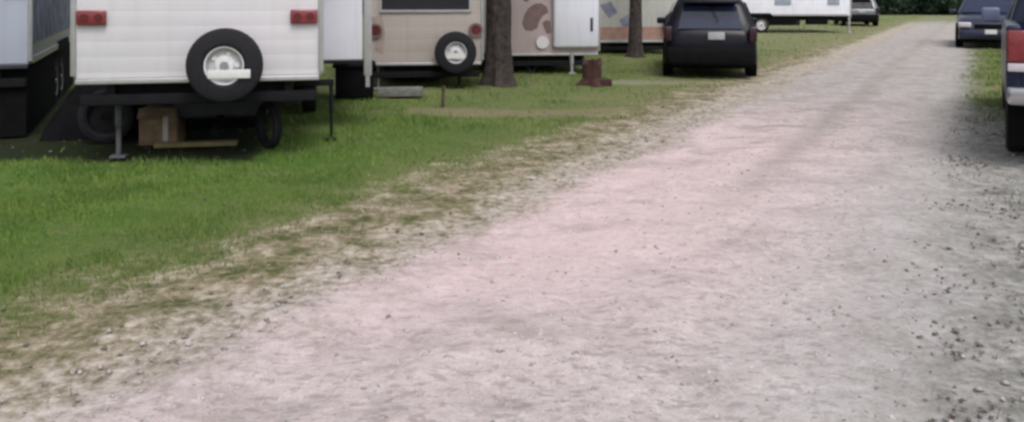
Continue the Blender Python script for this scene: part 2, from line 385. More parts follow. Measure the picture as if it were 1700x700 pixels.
# ------------------------------------------------------------------ grass, clippings, stones
def frustum_pts(n, y0, y1, margin=1.05):
    y = np.sqrt(RNG.random(n) * (y1 ** 2 - y0 ** 2) + y0 ** 2); x = (RNG.random(n) * 2 - 1) * margin * y * 850 / F
    return x, y
def blades(name, x, y, length, width, lean, m, zoff=0):
    n = len(x); ang = RNG.random(n) * 2 * np.pi; L_ = length * (.6 + .8 * RNG.random(n)) * (.55 + 1.1 * N3(x * 2.7, y * 2.7) ** 1.5); W = width * (.7 + .6 * RNG.random(n))
    z = hgt(x, y) + zoff; dx, dy = np.cos(ang), np.sin(ang); l2 = RNG.random(n) * 2 * np.pi
    le = lean * (.4 + RNG.random(n)); hx, hy = np.cos(l2) * L_ * le, np.sin(l2) * L_ * le
    hz = L_ * np.sqrt(np.clip(1 - np.minimum(le, .98) ** 2, .01, 1))
    A = np.stack([x - dx * W, y - dy * W, z - .004], 1); B = np.stack([x + dx * W, y + dy * W, z - .004], 1); T = np.stack([x + hx, y + hy, z + hz], 1)
    V = np.stack([A, B, T], 1).reshape(-1, 3)
    return np_mesh(name, V, np.arange(3 * n).reshape(-1, 3), m)
def wobble(x, y): return (N1(x * .9 + 40, y * .9) - .5) * 1.0 + (N2(x * 3.1, y * 3.1 + 9) - .5) * .7
px, py, pl, pw = [], [], [], []
for n, y0, y1, ln, wd in ((170000, 3.6, 8, .042, .0028), (150000, 8, 14, .05, .0045), (120000, 14, 26, .055, .009), (50000, 26, 60, .07, .02)):
    x, y = frustum_pts(n, y0, y1); a = x - XL(y) + wobble(x, y)
    p = np.clip((-.75 - a) / .6, 0, 1) ** 1.5
    strip = (np.abs(y - 12.6) < .5) & (x > -1.5) & (x < 1.9); pad = (np.abs(y - 16.75) < .4) & (x > 1.6) & (x < 5.3)
    p = p * np.where(strip | pad, .12, 1)
    p *= .22 + .78 * np.clip((N1(x * 1.7, y * 1.7 + 70) * 2.2 - .5), 0, 1)
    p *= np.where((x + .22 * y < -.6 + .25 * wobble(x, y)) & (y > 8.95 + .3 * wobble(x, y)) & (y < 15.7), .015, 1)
    p *= 1 - .6 * np.clip((a + 3.4) / 2.6, 0, 1)
    p *= 1 - .55 * np.clip((y - 8.5) / 6, 0, 1)
    bq = x - XR(y) + wobble(x, y) * .6
    p = np.maximum(p, np.clip((bq - .1) / .6, 0, 1) * np.clip((y - 11) / 3, 0, 1))
    k = RNG.random(n) < p; px.append(x[k]); py.append(y[k]); pl.append(np.full(k.sum(), ln)); pw.append(np.full(k.sum(), wd))
px, py, pl, pw = map(np.concatenate, (px, py, pl, pw))
tag(blades('grass', px, py, pl, pw, .55, grassm), 'short mown green grass around the parked trailers', 'grass', kind='stuff')
# dead clippings on the verge
x, y = frustum_pts(130000, 3.4, 18); a = x - XL(y) + wobble(x, y) * .8
p = np.exp(-((a + .75) / .45) ** 2) * np.clip(N2(x * 2.6 + 5, y * 2.6) * 3 - 1.25, .03, 1)
k = RNG.random(len(x)) < p * .55
tag(blades('dry_clippings', x[k], y[k], .065, .0035, .95, strawm, .006), 'dead tan grass clippings along the left road edge', 'clippings', kind='stuff')
# weeds at the right shoulder and verge
x, y = frustum_pts(90000, 3.4, 16); bq = x - XR(y) + wobble(x, y); a = x - XL(y) + wobble(x, y)
p = np.clip((bq + .35) / .7, 0, 1) * np.clip(N3(x * 2.2, y * 2.2 + 3) * 4 - 2.1, 0, 1) * .6 + np.exp(-((a + .6) / .5) ** 2) * .12
k = RNG.random(len(x)) < p
tag(blades('weeds', x[k], y[k], .04, .004, .8, weedm), 'sparse grey green weeds on the road shoulders', 'weeds', kind='stuff')
OCT = np.array([(1, 0, 0), (-1, 0, 0), (0, 1, 0), (0, -1, 0), (0, 0, 1), (0, 0, -1)], float)
OF = np.array([(0, 2, 4), (2, 1, 4), (1, 3, 4), (3, 0, 4), (2, 0, 5), (1, 2, 5), (3, 1, 5), (0, 3, 5)])
def stones(name, x, y, s, m, flat=.5):
    n = len(x); an = RNG.random(n) * 6.28; sc = s[:, None] * (.6 + .8 * RNG.random((n, 3))); sc[:, 2] *= flat
    P = OCT[None] * sc[:, None, :] + (RNG.random((n, 6, 3)) - .5) * s[:, None, None] * .6
    c, s_ = np.cos(an)[:, None], np.sin(an)[:, None]
    Q = np.stack([P[..., 0] * c - P[..., 1] * s_, P[..., 0] * s_ + P[..., 1] * c, P[..., 2]], 2)
    Q += np.stack([x, y, hgt(x, y) + .012], 1)[:, None, :]
    return np_mesh(name, Q.reshape(-1, 3), (OF[None] + np.arange(n)[:, None, None] * 6).reshape(-1, 3), m)
x, y = frustum_pts(60000, 3.3, 13); a = x - XL(y); bq = x - XR(y)
p = np.clip((a + .25 + wobble(x, y)) / .8, 0, 1) * np.clip(1 - (bq + .8) / 1.0, .25, 1) * (.25 + .75 * np.clip(N2(x * 1.3, y * 1.3 + 20) * 2 - .5, 0, 1)); k = RNG.random(len(x)) < p * .75
tag(stones('loose_gravel', x[k], y[k], .005 + .017 * RNG.random(k.sum()) ** 4, stonem), 'loose pale stones scattered over the gravel road', 'gravel', kind='stuff')
x, y = frustum_pts(60000, 3.3, 14); bq = x - XR(y) + wobble(x, y); a = x - XL(y) + wobble(x, y)
p = np.clip((bq + 1.1) / 1.3, 0, 1) * np.clip(N1(x * 2.4 + 8, y * 3.6) * 4 - 2.2, 0, 1) * .45 + .012 + np.exp(-((a + .4) / .5) ** 2) * .05; k = RNG.random(len(x)) < p
tag(stones('soil_clods', x[k], y[k], .005 + .014 * RNG.random(k.sum()) ** 2, clodm), 'dark soil and debris scattered on the right shoulder', 'debris', kind='stuff')

# ------------------------------------------------------------------ wheels
def tyre_prof(Ro, Ri, wd):
    h = wd / 2
    return [(-h * .75, Ri), (-h, Ri + .03), (-h, Ro - .05), (-h * .82, Ro - .012), (-h * .4, Ro), (-h * .36, Ro - .01), (-h * .1, Ro - .01), (-h * .06, Ro), (h * .06, Ro), (h * .1, Ro - .01), (h * .36, Ro - .01), (h * .4, Ro), (h * .82, Ro - .012), (h, Ro - .05), (h, Ri + .03), (h * .75, Ri)]
def wheel(parent, c, Ro=.34, wd=.2, axis='X', side=1, rim=None, name='wheel', ratio=.6):
    """tyre part with rim sub-part; side: direction the rim's outer face looks along the axis"""
    Ri = Ro * ratio
    ty = MB().lathe(tyre_prof(Ro, Ri, wd), c, axis).build(name, rubber, parent)
    b = MB(); o = side * wd * .5
    pr = [(-o * .9, Ri + .004), (-o * .9, Ri - .02), (o * .1, Ri - .025), (o * .35, Ri * .55), (o * .6, Ri * .45), (o * .62, .004), (o * .4, .004), (o * .2, Ri * .5), (o * .0, Ri - .005), (o * .9, Ri - .008), (o * .95, Ri + .006)]
    b.lathe(pr, c, axis, 32)
    for k in range(5):
        a = k * 1.2566; rr = Ri * .66; q = Vector((0, rr * math.cos(a), rr * math.sin(a))) if axis == 'X' else Vector((rr * math.cos(a), 0, rr * math.sin(a)))
        ax = Vector((1, 0, 0)) if axis == 'X' else Vector((0, 1, 0)); p = Vector(c) + q + ax * o * .2
        b.cyl(p, p + ax * o * .25, Ri * .13, n=10)
    b.build('rim', rim or rimw, ty)
    hub = Vector(c); ax = Vector((1, 0, 0)) if axis == 'X' else Vector((0, 1, 0))
    MB().cyl(hub + ax * o * .55, hub + ax * o * .95, Ri * .26, Ri * .2, 14).build('hub_cap', chrome, ty)
    return ty

# ------------------------------------------------------------------ travel trailers
def trailer(label, x, y, rz, W=2.4, L=7, zb=.82, ht=3.0, body=None, side=None, group='travel trailers parked in a row', lights=True, lz=1.45, spare=None,
            window=None, jacks=True, slide=None, extra=None, trim=None, front=True, railc=None):
    t = thing('travel_trailer', label, 'trailer', x, y, rz, group); hw = W / 2
    prof = [(0, zb), (0, ht), (L - .5, ht), (L, ht - .9), (L + .02, zb + .5), (L - .35, zb)]
    b = MB().prism(prof, -hw, hw, .035).build('body', body, t)
    # corner trim and base rail
    tr = trim or alu
    for s in (-1, 1):
        MB().box((s * (hw + .001), .0, (zb + ht) / 2 + .02), (.05, .045, ht - zb - .05), bev=.006).build('corner_trim', tr, t)
        MB().box((s * (hw + .004), L / 2 - .2, zb + .05), (.03, L - .7, .07)).build('side_rail', tr, t)
    MB().box((0, -.006, zb - .012), (W - .04, .06, .05), bev=.008).build('base_rail', railc or alu, t)
    MB().box((0, L / 2 - .25, ht + .02), (W + .05, L - .5, .06), bev=.02).build('roof', white2, t)
    MB().box((0, L * .5, ht + .16), (.7, .9, .24), bev=.06).build('air_conditioner', white2, t)
    # chassis
    c = MB()
    for s in (-1, 1): c.box((s * hw * .72, L / 2 + .1, zb - .11), (.07, L + .1, .16))
    for k in range(5): c.box((0, .25 + k * (L - .6) / 4, zb - .10), (W * .7, .06, .1))
    c.cyl((-hw * .7, L - .1, zb - .14), (0, L + 1.1, zb - .2), .05, n=8).cyl((hw * .7, L - .1, zb - .14), (0, L + 1.1, zb - .2), .05, n=8)
    c.build('chassis', steel, t)
    MB().box((0, .09, zb - .2), (W * .96, .11, .11), bev=.012).build('rear_bumper', steel, t)
    MB().box((-.1, L * .42, zb - .27), (W * .62, 2.3, .30), bev=.04).build('holding_tank', slate, t)
    MB().cyl((0, L + 1.0, .0), (0, L + 1.0, zb), .035, n=10).build('tongue_jack', alu, t)
    for s in (-1, 1):
        tk = MB().cyl((s * .17, L + .45, zb - .1), (s * .17, L + .45, zb + .38), .15, n=20).build('gas_bottle', white2, t)
    for s in (-1, 1):
        for k in (0, 1):
            wheel(t, (s * (hw - .14), L * .5 + k * .82, .34), .34, .2, 'X', s)
        MB().prism([(L * .5 - .5, zb - .02), (L * .5 - .35, zb + .12), (L * .5 + 1.17, zb + .12), (L * .5 + 1.32, zb - .02)], s * (hw + .004), s * (hw + .03)).build('wheel_arch_trim', darkplast, t)
        MB().cyl((-hw + .2, L * .5 + (s + 1) * .41, .34), (hw - .2, L * .5 + (s + 1) * .41, .34), .035, n=10).build('axle', steel, t)
    if lights:
        for s in (-1, 1):
            lx = s * (hw - .17)
            l = MB().box((lx, -.028, lz), (.27, .05, .145), bev=.015).build('tail_light', redlens, t)
            for q in (-.065, .065): MB().cyl((lx + q, -.052, lz), (lx + q, -.06, lz), .04, n=16).build('reflector', darkred, l)
    if spare:
        sx, sz, sr = spare
        MB().box((sx, -.05, sz), (.16, .12, .2)).cyl((sx, -.0, sz), (sx, -.14, sz), .04).build('spare_bracket', steel, t)
        wheel(t, (sx, -.19, sz), sr, .21, 'Y', -1, name='spare_wheel', ratio=.50)
    if window:
        wx, wz, ww, wh = window
        f = MB(); f.box((wx, -.015, wz + wh / 2 + .02), (ww + .08, .05, .04)).box((wx, -.015, wz - wh / 2 - .02), (ww + .08, .05, .04))
        f.box((wx - ww / 2 - .02, -.015, wz), (.04, .05, wh)).box((wx + ww / 2 + .02, -.015, wz), (.04, .05, wh))
        f = f.build('rear_window', alu, t); MB().box((wx, -.01, wz), (ww, .02, wh)).build('pane', glass, f)
    # side windows and door
    for s in (-1, 1):
        for k, (yy, ww) in enumerate(((1.3, .9), (L * .75, 1.1)) if side is None else ()):
            f = MB(); X_ = s * (hw + .012); z0 = zb + 1.15; wh = .6
            f.box((X_, yy, z0 + wh / 2), (.03, ww + .06, .035)).box((X_, yy, z0 - wh / 2), (.03, ww + .06, .035)).box((X_, yy - ww / 2, z0), (.03, .035, wh)).box((X_, yy + ww / 2, z0), (.03, .035, wh))
            f = f.build('side_window', alu, t); MB().box((s * (hw + .006), yy, z0), (.012, ww - .02, wh - .02)).build('pane', glass, f)
    dr = None if side is not None else MB().box((hw + .012, L * .3, zb + .98), (.03, .68, 1.8), bev=.01).build('door', body, t)
    if dr: MB().box((hw + .04, L * .3 + .27, zb + .95), (.04, .05, .12)).build('door_handle', darkplast, dr)
    if side is not None:
        MB().box((hw + .003, L / 2 - .2, (zb + ht) / 2 + .1), (.01, L - .8, ht - zb - .3)).build('side_panel', side, t)
    return t
def scissor(t, x, y, zt, w_=.26, name='scissor_jack'):
    b = MB(); zm = zt / 2
    for s in (-1, 1):
        b.cyl((x, y, .03), (x + s * w_ / 2, y, zm), .026, n=8).cyl((x + s * w_ / 2, y, zm), (x, y, zt), .026, n=8)
    b.box((x, y, .015), (.16, .14, .03)).box((x, y, zt), (.12, .1, .03)).cyl((x - w_ / 2, y, zm), (x + w_ / 2 + .02, y, zm), .007, n=8)
    return b.build(name, steel, t)
def post_jack(t, x, y, zt, m, r=.03, name='stabiliser_jack'):
    b = MB().cyl((x, y, .02), (x, y, zt), r * .75, n=12).cyl((x, y, zt * .45), (x, y, zt), r, n=12).box((x, y, .012), (.15, .15, .024), bev=.004)
    return b.build(name, m, t)
def rear_pos(u, D, W, rz, s):   # corner s (-1 left, +1 right) seen at column u, depth D
    X, Y = corner(u, D); return X - s * W / 2 * math.cos(rz), Y - s * W / 2 * math.sin(rz)

# nearest white trailer
th = R(12.5); x1, y1 = rear_pos(122, 8.65, 2.36, th, -1)
T1 = trailer('large white ribbed trailer with two red tail lights, nearest the grass', x1, y1, th, body=white, lz=1.435, spare=(.25, .965, .365), W=2.36, L=6.9, window=(0, 2.05, 1.3, .6))
MB().box((.30, -.315, .885), (.40, .012, .085), bev=.004).build('number_plate', paleplate, T1)
post_jack(T1, -.84, .35, .72, mat('galvanised_post', (.085, .085, .095), .7, noise=.5, nscale=9), .035)
pj = post_jack(T1, 1.30, .95, .68, steel, .022)
MB().box((1.05, .95, .66), (.56, .05, .07), bev=.006).build('outrigger', steel, T1)
sd = MB().box((1.2 + .24, 3.3, 1.84), (.50, 3.3, 1.98), bev=.03).build('slide_out', white2, T1, label='bluish white slide-out room')
MB().box((1.47, 1.64, 2.86), (.5, .03, .06)).build('slide_flange', alu, sd)
MB().box((1.44, 3.3, .835), (.50, 3.3, .03)).build('slide_floor', steel, sd)
aw = MB().box((1.755, 1.72, 1.66), (.10, .06, 2.0), bev=.01).prism([(1.69, .66), (1.75, .66), (1.74, .52), (1.70, .52)], 1.73, 1.78).build('awning_arm', alu, T1)
tb = MB().box((.1, 1.35, .50), (1.0, .9, .42), bev=.05).build('water_tank', slate, T1)
for s in (-.9, .9): MB().box((s * .35 + .1, 1.35, .27), (.03, .95, .02)).build('tank_strap', steel, tb)
MB().cyl((.1, 1.0, .3), (.1, .35, .22), .05, n=12).build('drain_pipe', darkplast, T1)

MB().box((-.38, 1.95, .43), (1.62, .03, .80)).build('underbelly_shade_sheet', darkplast, T1, label='added black sheet standing in for the shade under the floor')  # added black sheet, plays the darkness beneath the floor
MB().box((-1.16, 3.9, .43), (.03, 4.6, .80)).build('side_shade_sheet', darkplast, T1)  # second added sheet, keeps the left underside dark as shade
# left neighbour
th0 = R(22); x0, y0 = rear_pos(50, 10.3, 2.4, th0, 1)
T0 = trailer('pale blue grey trailer at the left edge with a dull grey side', x0, y0, th0, body=bluewhite, side=greyside, lz=1.75, L=7, zb=.84, window=(0, 2.2, 1.0, .5), railc=slate)
sk = MB().box((0, .12, .41), (2.3, .04, .80)).box((1.13, 3.4, .41), (.04, 6.5, .80)).build('underside_shade_panels', darkplast, T0, label='added black panels standing in for the shade under the trailer')  # panels added to paint the shaded underside black, rear and right

# beige trailer
th3 = R(8); x3, y3 = rear_pos(606, 15.35, 2.05, th3, -1)
T3 = trailer('beige trailer with a wide dark rear window, left of the thick tree trunk', x3, y3, th3, W=2.03, body=beige, zb=.46, ht=2.7, L=6.4, lights=False,
             spare=(.53, .655, .36), window=(.02, 1.67, 1.52, .56))
for s, xx in ((-1, -.85), (1, .9)):
    l = MB().cyl((xx, -.005, 1.03), (xx, -.04, 1.03), .085, n=20).build('tail_light', darkred, T3)
    MB().lathe([(.0, .09), (-.05, .09), (-.05, .125), (.0, .125)], (xx, -.0, 1.03), 'Y', 24).build('light_surround', brownpaint, l)
MB().poly([(-.92, -.004, 1.25), (-.74, -.004, 1.32), (-.68, -.004, .98), (-.72, -.004, .62), (-.86, -.004, .72), (-.80, -.004, 1.0)], (0, -.004, 0)).build('stripe', mat('tan_stripe', (.30, .235, .21), .5), T3)
MB().box((.53, -.31, .60), (.3, .012, .09)).build('number_plate', paleplate, T3)
post_jack(T3, -.8, .2, .42, alu); post_jack(T3, .62, .15, .42, steel)

# trailer behind the trunk, white box section
th4 = R(7); x4, y4 = rear_pos(994, 18.6, 2.4, th4, 1)
T4 = trailer('pinkish beige trailer with brown swirls and a square white rear section', x4, y4, th4, body=beige2, zb=.42, ht=2.9, L=7, lights=False)
wbx = MB().box((.70, -.05, 1.085), (.97, .16, 1.10), bev=.07).build('rear_compartment', white2, T4, label='square white rear compartment')
MB().box((1.02, -.137, 1.03), (.055, .02, .28), bev=.006).build('latch', slate, wbx)
MB().box((.66, -.05, 1.66), (.9, .2, .035)).build('rain_rail', steel, wbx)
for pts in ([(-.42, 1.05), (-.38, 1.22), (-.30, 1.36), (-.16, 1.46), (-.02, 1.47), (.10, 1.40), (.13, 1.28), (.02, 1.22), (-.06, 1.1), (-.10, .96), (-.22, .90), (-.36, .92)],
            [(-.05, 1.66), (.02, 1.74), (.13, 1.78), (.16, 1.62), (.06, 1.56)], [(.0, 1.06), (.08, 1.12), (.17, 1.1), (.19, .86), (.1, .84)], [(-.40, 1.52), (-.34, 1.62), (-.28, 1.60), (-.30, 1.50)]):
    MB().poly([(a, -.004, b) for a, b in pts], (0, -.004, 0)).build('swirl_decal', brownpaint, T4)
l = MB().cyl((.0, -.005, .66), (.0, -.05, .66), .13, n=22).build('round_cover', rimw, T4, label='round white cover')
post_jack(T4, .62, -.02, .44, alu, .045); scissor(T4, -.2, .1, .38, .3)

# pale trailer behind the thin trunk
th6 = R(7); x6, y6 = rear_pos(990, 24.4, 2.4, th6, -1)
T6 = trailer('pale grey trailer with a faded red lower band behind the thinner tree trunk', x6, y6, th6, body=cream, zb=.36, ht=2.8, L=6.5, lights=False, spare=(1.0, .85, .34))
MB().box((0, -.006, .58), (2.3, .012, .34)).build('lower_band', pinkpaint, T6)
for pts in ([(-1.1, 1.35), (-.8, 1.45), (-.6, 1.15), (-.85, 1.0)], [(-.55, .95), (-.3, 1.1), (-.25, .75), (-.45, .7)]):
    MB().poly([(a, -.004, b) for a, b in pts], (0, -.005, 0)).build('decal', greyside, T6)

# far white trailer, side on
T7 = trailer('long bright white trailer parked side-on beyond the dark car', 14.45, 39.0, R(90), body=farwhite, zb=.72, ht=3.1, L=7.6, lights=False)
for yy, ww in ((.75, .5), (2.9, .7)):
    f = MB().box((-1.215, yy, 1.5), (.03, ww, .62), bev=.01).build('hatch', curtain, T7, label='pale grey hatch')
post_jack(T7, -1.1, .05, .75, alu, .06); post_jack(T7, -1.1, 3.6, .7, steel, .05)
MB().box((-1.0, 2.9, .62), (.3, 1.2, .42), bev=.03).build('battery_box', darkplast, T7)
MB().box((-1.0, 1.4, .5), (.25, .9, .3), bev=.03).build('propane_box', darkplast, T7)

# ------------------------------------------------------------------ cars
def arches(b, ys_, hw, zc, r):
    for yy in ys_:
        for s in (-1, 1): b.lathe([(s * (hw - .12), r), (s * (hw + .012), r), (s * (hw + .012), r + .045), (s * (hw - .12), r + .045)], (0, yy, zc), 'X', 36)
def suv(label, cat, x, y, rz, paint, L=4.6, W=1.88, Ht=1.68, glassm=None, name='parked_car', group=None, facing_lamps=True, platez=.86, platex=0):
    """origin at the centre of the rear on the ground; the nose points along +y"""
    t = thing(name, label, cat, x, y, rz, group); hw = W / 2; g = glassm or glass; k = Ht / 1.68; zb = 1.02 * k
    low = [(.14, .28), (.05, .36), (.01, .50), (0, .66), (.015, .82), (.05, zb - .07), (.12, zb), (L - 1.15, zb + .0), (L - .6, zb - .06), (L - .25, .86 * k), (L - .08, .76), (L, .62), (L, .45), (L - .1, .28)]
    def tl(X, Y, Z): return X * (1 - .10 * max(0, (Y - (L - .8)) / .8)) * (1 - .05 * max(0, (.6 - Y) / .6)) * (1 - .03 * max(0, Z - .8))
    b = MB(); b.pillow(low, hw, tl)
    top = [(.06, zb - .12), (.09, zb - .05), (.26, Ht - .19), (.36, Ht - .09), (.52, Ht - .03), (.9, Ht), (1.7, Ht + .005), (L - 2.4, Ht - .02), (L - 2.05, Ht - .07), (L - 1.25, zb - .03), (L - 1.2, zb - .12)]
    def tg(X, Y, Z): return X * (.965 - .30 * max(0, (Z - zb)) / (Ht - zb) * .9)
    b.pillow(top, hw, tg, .13, .7)
    b.build('body', paint, t)
    # rear window (on the sloping tail), windscreen
    def slab(p0, p1, wa, wb, off, nm, m):
        (ya, za), (yb, zb_) = p0, p1; n = Vector((0, -(zb_ - za), (yb - ya))).normalized()
        if (n.y > 0) == (ya < L / 2) and abs(n.y) > .1: n = -n
        if n.z < 0: n = -n
        q = [Vector((-wa, ya, za)) + n * off, Vector((wa, ya, za)) + n * off, Vector((wb, yb, zb_)) + n * off, Vector((-wb, yb, zb_)) + n * off]
        return MB().poly(q, n * .008).build(nm, m, t)
    slab((.10, zb - .02), (.255, Ht - .215), hw * .66, hw * .56, .012, 'rear_window', g)
    slab((L - 1.30, zb + .03), (L - 2.03, Ht - .10), hw * .84, hw * .68, .006, 'windscreen', g)
    for s in (-1, 1):
        for (a0, a1, b0, b1) in ((.55, 1.55, .42, 1.5), (1.63, 2.35, 1.6, 2.3), (2.43, L - 1.62, 2.38, L - 2.2)):
            def P(yy, zz): return Vector((s * (tg(hw, yy, zz) + .004), yy, zz))
            MB().poly([P(b0, zb + .02), P(b1 + (.45 if b1 > 2.35 else .0), zb + .02), P(a1 - (.0 if b1 < 2.35 else -.0) if b1 < 2.35 else L - 2.15, Ht - .14), P(a0, Ht - .14)], (s * .006, 0, 0)).build('side_window', g, t)
        m_ = MB().box((s * (hw + .09), L - 1.55, zb + .06), (.2, .1, .14), bev=.03).build('wing_mirror', paint, t)
        tlm = MB().box((s * (hw - .12), .035, zb - .12), (.16, .1, .30), bev=.03).build('tail_light', mat('smoked_lens', (.022, .006, .01), .3), t)
        hl = MB().box((s * (hw - .27), L - .07, .72), (.36, .16, .16), bev=.04).build('headlight', lamp_clear, t)
        for yy in (.85, L - .9): wheel(t, (s * (hw - .11), yy, .34), .34, .22, 'X', s)
    for yy in (.85, L - .9):
        for s in (-1, 1):
            q = hw - .02
            MB().lathe([(s * (q - .12), .37), (s * (q + .012), .37), (s * (q + .012), .415), (s * (q - .12), .415)], (0, yy, .34), 'X', 36).build('wheel_arch_trim', darkplast, t)
    MB().prism([(-.03, Ht - .10), (.45, Ht - .005), (.45, Ht - .03), (-.03, Ht - .15)], -hw * .56, hw * .56, .01).build('spoiler', paint, t)
    MB().box((0, L / 2, .3), (W * .84, L - .5, .24), bev=.03).build('underbody', darkplast, t)
    MB().box((0, .06, .42), (W * .93, .24, .38), bev=.1).build('rear_bumper', darkplast, t)
    MB().box((0, L - .02, .44), (W * .88, .2, .26), bev=.06).build('front_bumper', paint, t)
    MB().box((0, L - .01, .68), (W * .46, .06, .14), bev=.02).build('grille', darkplast, t)
    MB().box((platex, -.02, platez), (.32, .03, .15), bev=.006).build('number_plate', mat('dull_plate', (.34, .34, .36), .5), t)
    MB().box((0, L + .085, .52), (.32, .012, .13), bev=.004).build('front_number_plate', paleplate, t)
    MB().cyl((0, .12, Ht - .2), (.16, .05, zb + .14), .008, n=6).build('rear_wiper', darkplast, t)
    for s in (-1, 1): MB().cyl((s * hw * .66, .7, Ht + .03), (s * hw * .66, L - 2.3, Ht + .01), .018, n=8).build('roof_rail', alu, t)
    return t
cx, cy = corner(1179, 17.5)
suv('dark navy sport utility vehicle parked tail-on between the tree and the gravel road', 'car', cx, cy, R(-11), navy, W=1.88, Ht=1.63, glassm=blueglass, platez=.84, platex=.12)
rd = Vector((.468, .884)); rdth = -math.atan2(rd.x, rd.y)
fx, fy = corner(1645, 26.7); bxx, byy = fx + rd.x * 4.6, fy + rd.y * 4.6
suv('blue car facing the camera on the grass behind the pickup', 'car', bxx, byy, rdth + math.pi, blue, W=1.95, Ht=1.72, glassm=blueglass)
gx, gy = corner(1431, 45.5)
suv('small grey car far away beside the long white trailer', 'car', gx, gy, R(-12), greycar, L=4.2, W=1.78, Ht=1.55, platez=.75)

def pickup(label, x, y, rz, paint):
    t = thing('pickup_truck', label, 'pickup truck', x, y, rz); W = 2.0; hw = 1.0; L = 5.7
    b = MB()
    for s in (-1, 1): b.prism([(.02, .62), (0, 1.36), (2.05, 1.36), (2.05, .55), (1.32, .55), (1.22, .78), (.85, .9), (.5, .78), (.4, .58)], s * hw, s * (hw - .13), .025)
    b.box((0, 1.05, .72), (1.76, 2.0, .06)).box((0, 2.02, 1.04), (1.76, .06, .62))
    b.prism([(2.09, .5), (2.09, 1.32), (2.3, 1.36), (4.15, 1.32), (L - .15, 1.15), (L, .9), (L, .5), (L - .35, .45), (L - 1.55, .45)], -hw, hw, .07)
    b.prism([(2.12, 1.28), (2.25, 1.80), (2.5, 1.86), (3.4, 1.85), (4.15, 1.28)], -hw, hw, .06, lambda X, Y, Z: X * (.96 - .32 * max(0, Z - 1.3)))
    b.build('body', paint, t)
    tg_ = MB().box((0, .035, 1.03), (1.60, .07, .64), bev=.02).build('tailgate', paint, t); MB().box((0, -.008, 1.2), (.24, .03, .07), bev=.01).build('tailgate_handle', darkplast, tg_)
    for s in (-1, 1):
        l = MB().box((s * (hw - .095), -.005, 1.16), (.175, .08, .31), bev=.02).build('tail_light', redlens, t)
        MB().box((s * (hw - .095), -.008, .955), (.165, .07, .08), bev=.012).build('reversing_lamp', lamp_clear, l)
        MB().box((s * (hw - .25), L - .05, .85), (.34, .14, .2), bev=.04).build('headlight', lamp_clear, t)
        MB().box((s * (hw + .14), 4.0, 1.38), (.22, .1, .2), bev=.03).build('wing_mirror', mirrorp, t)
        MB().poly([Vector((s * .955, 2.5, 1.36)), Vector((s * .955, 3.95, 1.36)), Vector((s * .80, 3.4, 1.76)), Vector((s * .80, 2.55, 1.76))], (s * .012, 0, 0)).build('side_window', glass, t)
        for yy in (.85, L - .95): wheel(t, (s * (hw - .13), yy, .38), .38, .25, 'X', s)
        MB().box((s * (hw - .17), .36, .40), (.3, .015, .5)).build('mud_flap', darkplast, t)
    MB().poly([(-.78, 2.10, 1.40), (.78, 2.10, 1.40), (.70, 2.20, 1.76), (-.70, 2.20, 1.76)], (0, -.012, 0)).build('rear_window', glass, t)
    MB().poly([(-.80, 4.13, 1.34), (.80, 4.13, 1.34), (.70, 3.47, 1.82), (-.70, 3.47, 1.82)], (0, .01, .012)).build('windscreen', glass, t)
    MB().box((0, -.10, .69), (1.98, .17, .17), bev=.035).build('rear_bumper', chrome, t)
    MB().box((0, L + .06, .6), (1.95, .16, .24), bev=.04).build('front_bumper', chrome, t)
    MB().box((0, -.195, .70), (.32, .012, .14), bev=.004).build('number_plate', paleplate, t)
    MB().box((0, 2.8, .5), (1.0, 5.2, .14)).build('frame_rails', steel, t)
    return t
lx, ly = corner(1670, 8.65); tth = -R(28.5)
pickup('dark blue pickup with a tall red tail light and chrome bumper at the right edge', lx + math.cos(tth), ly + math.sin(tth), tth, trub)

# ------------------------------------------------------------------ small things
def ground_at(u, v): D = F * H / (v + 10); return (u - 850) / F * D, D
bx_, by_ = ground_at(270, 240)
cb = thing('cardboard_box', 'brown cardboard box with pale tape under the near white trailer', 'box', bx_, by_, R(6))
MB().box((0, 0, .22), (.40, .36, .40), bev=.008).build('carton', card, cb)
MB().box((.08, -.184, .24), (.055, .006, .34)).build('tape_strip', tape, cb)
f = MB().poly([(-.2, -.18, .42), (.2, -.18, .42), (.22, -.30, .36), (-.18, -.31, .33)], (0, 0, .006)).build('flap', card, cb)
def heap(x, y, rz, w_, l_, h_, seed):
    rr = np.random.default_rng(seed); n = 46; u = np.linspace(-1, 1, n); U, Vv = np.meshgrid(u, u)
    nn = VN(seed); e = np.clip((1 - np.abs(U) ** 3) * (1 - np.abs(Vv) ** 3), 0, 1)
    Z = h_ * e ** .5 * (.62 + .5 * nn(U * 1.7 + 9, Vv * 1.7 + 9)) + .035 * np.sin(U * 17 + 4 * nn(U * 3 + 20, Vv * 3 + 20) * 3) * e
    P = np.stack([U.ravel() * w_ / 2, Vv.ravel() * l_ / 2, Z.ravel()], 1); i = (np.arange(n - 1)[:, None] * n + np.arange(n - 1)[None]).ravel()
    o = np_mesh('gap_shade_heap', P, np.stack([i, i + 1, i + n + 1, i + n], 1), darkplast, True); o.location = (x, y, -.01); o.rotation_euler = (0, 0, rz); return o
tag(heap(-5.2, 11.8, R(16), 1.3, 3.2, .85, 15), 'black heap added as the deep shade between the two nearest trailers', 'shade_filler')  # made-up heap that fills the gap with black in place of shade
bx_, by_ = ground_at(326, 244)
wb = MB().box((bx_, by_, .035), (.86, .15, .05), R(11), .008).build('wooden_board', wood); tag(wb, 'long tan board lying under the spare wheel of the white trailer', 'board')
bx_, by_ = ground_at(582, 166)
sb = thing('storage_bin', 'black lidded storage bin beneath the white slide-out', 'bin', bx_, by_ + .35, R(10))
MB().prism([(-.30, .02), (-.34, .50), (.34, .50), (.30, .02)], -.30, .30, .03).build('tub', darkplast, sb)
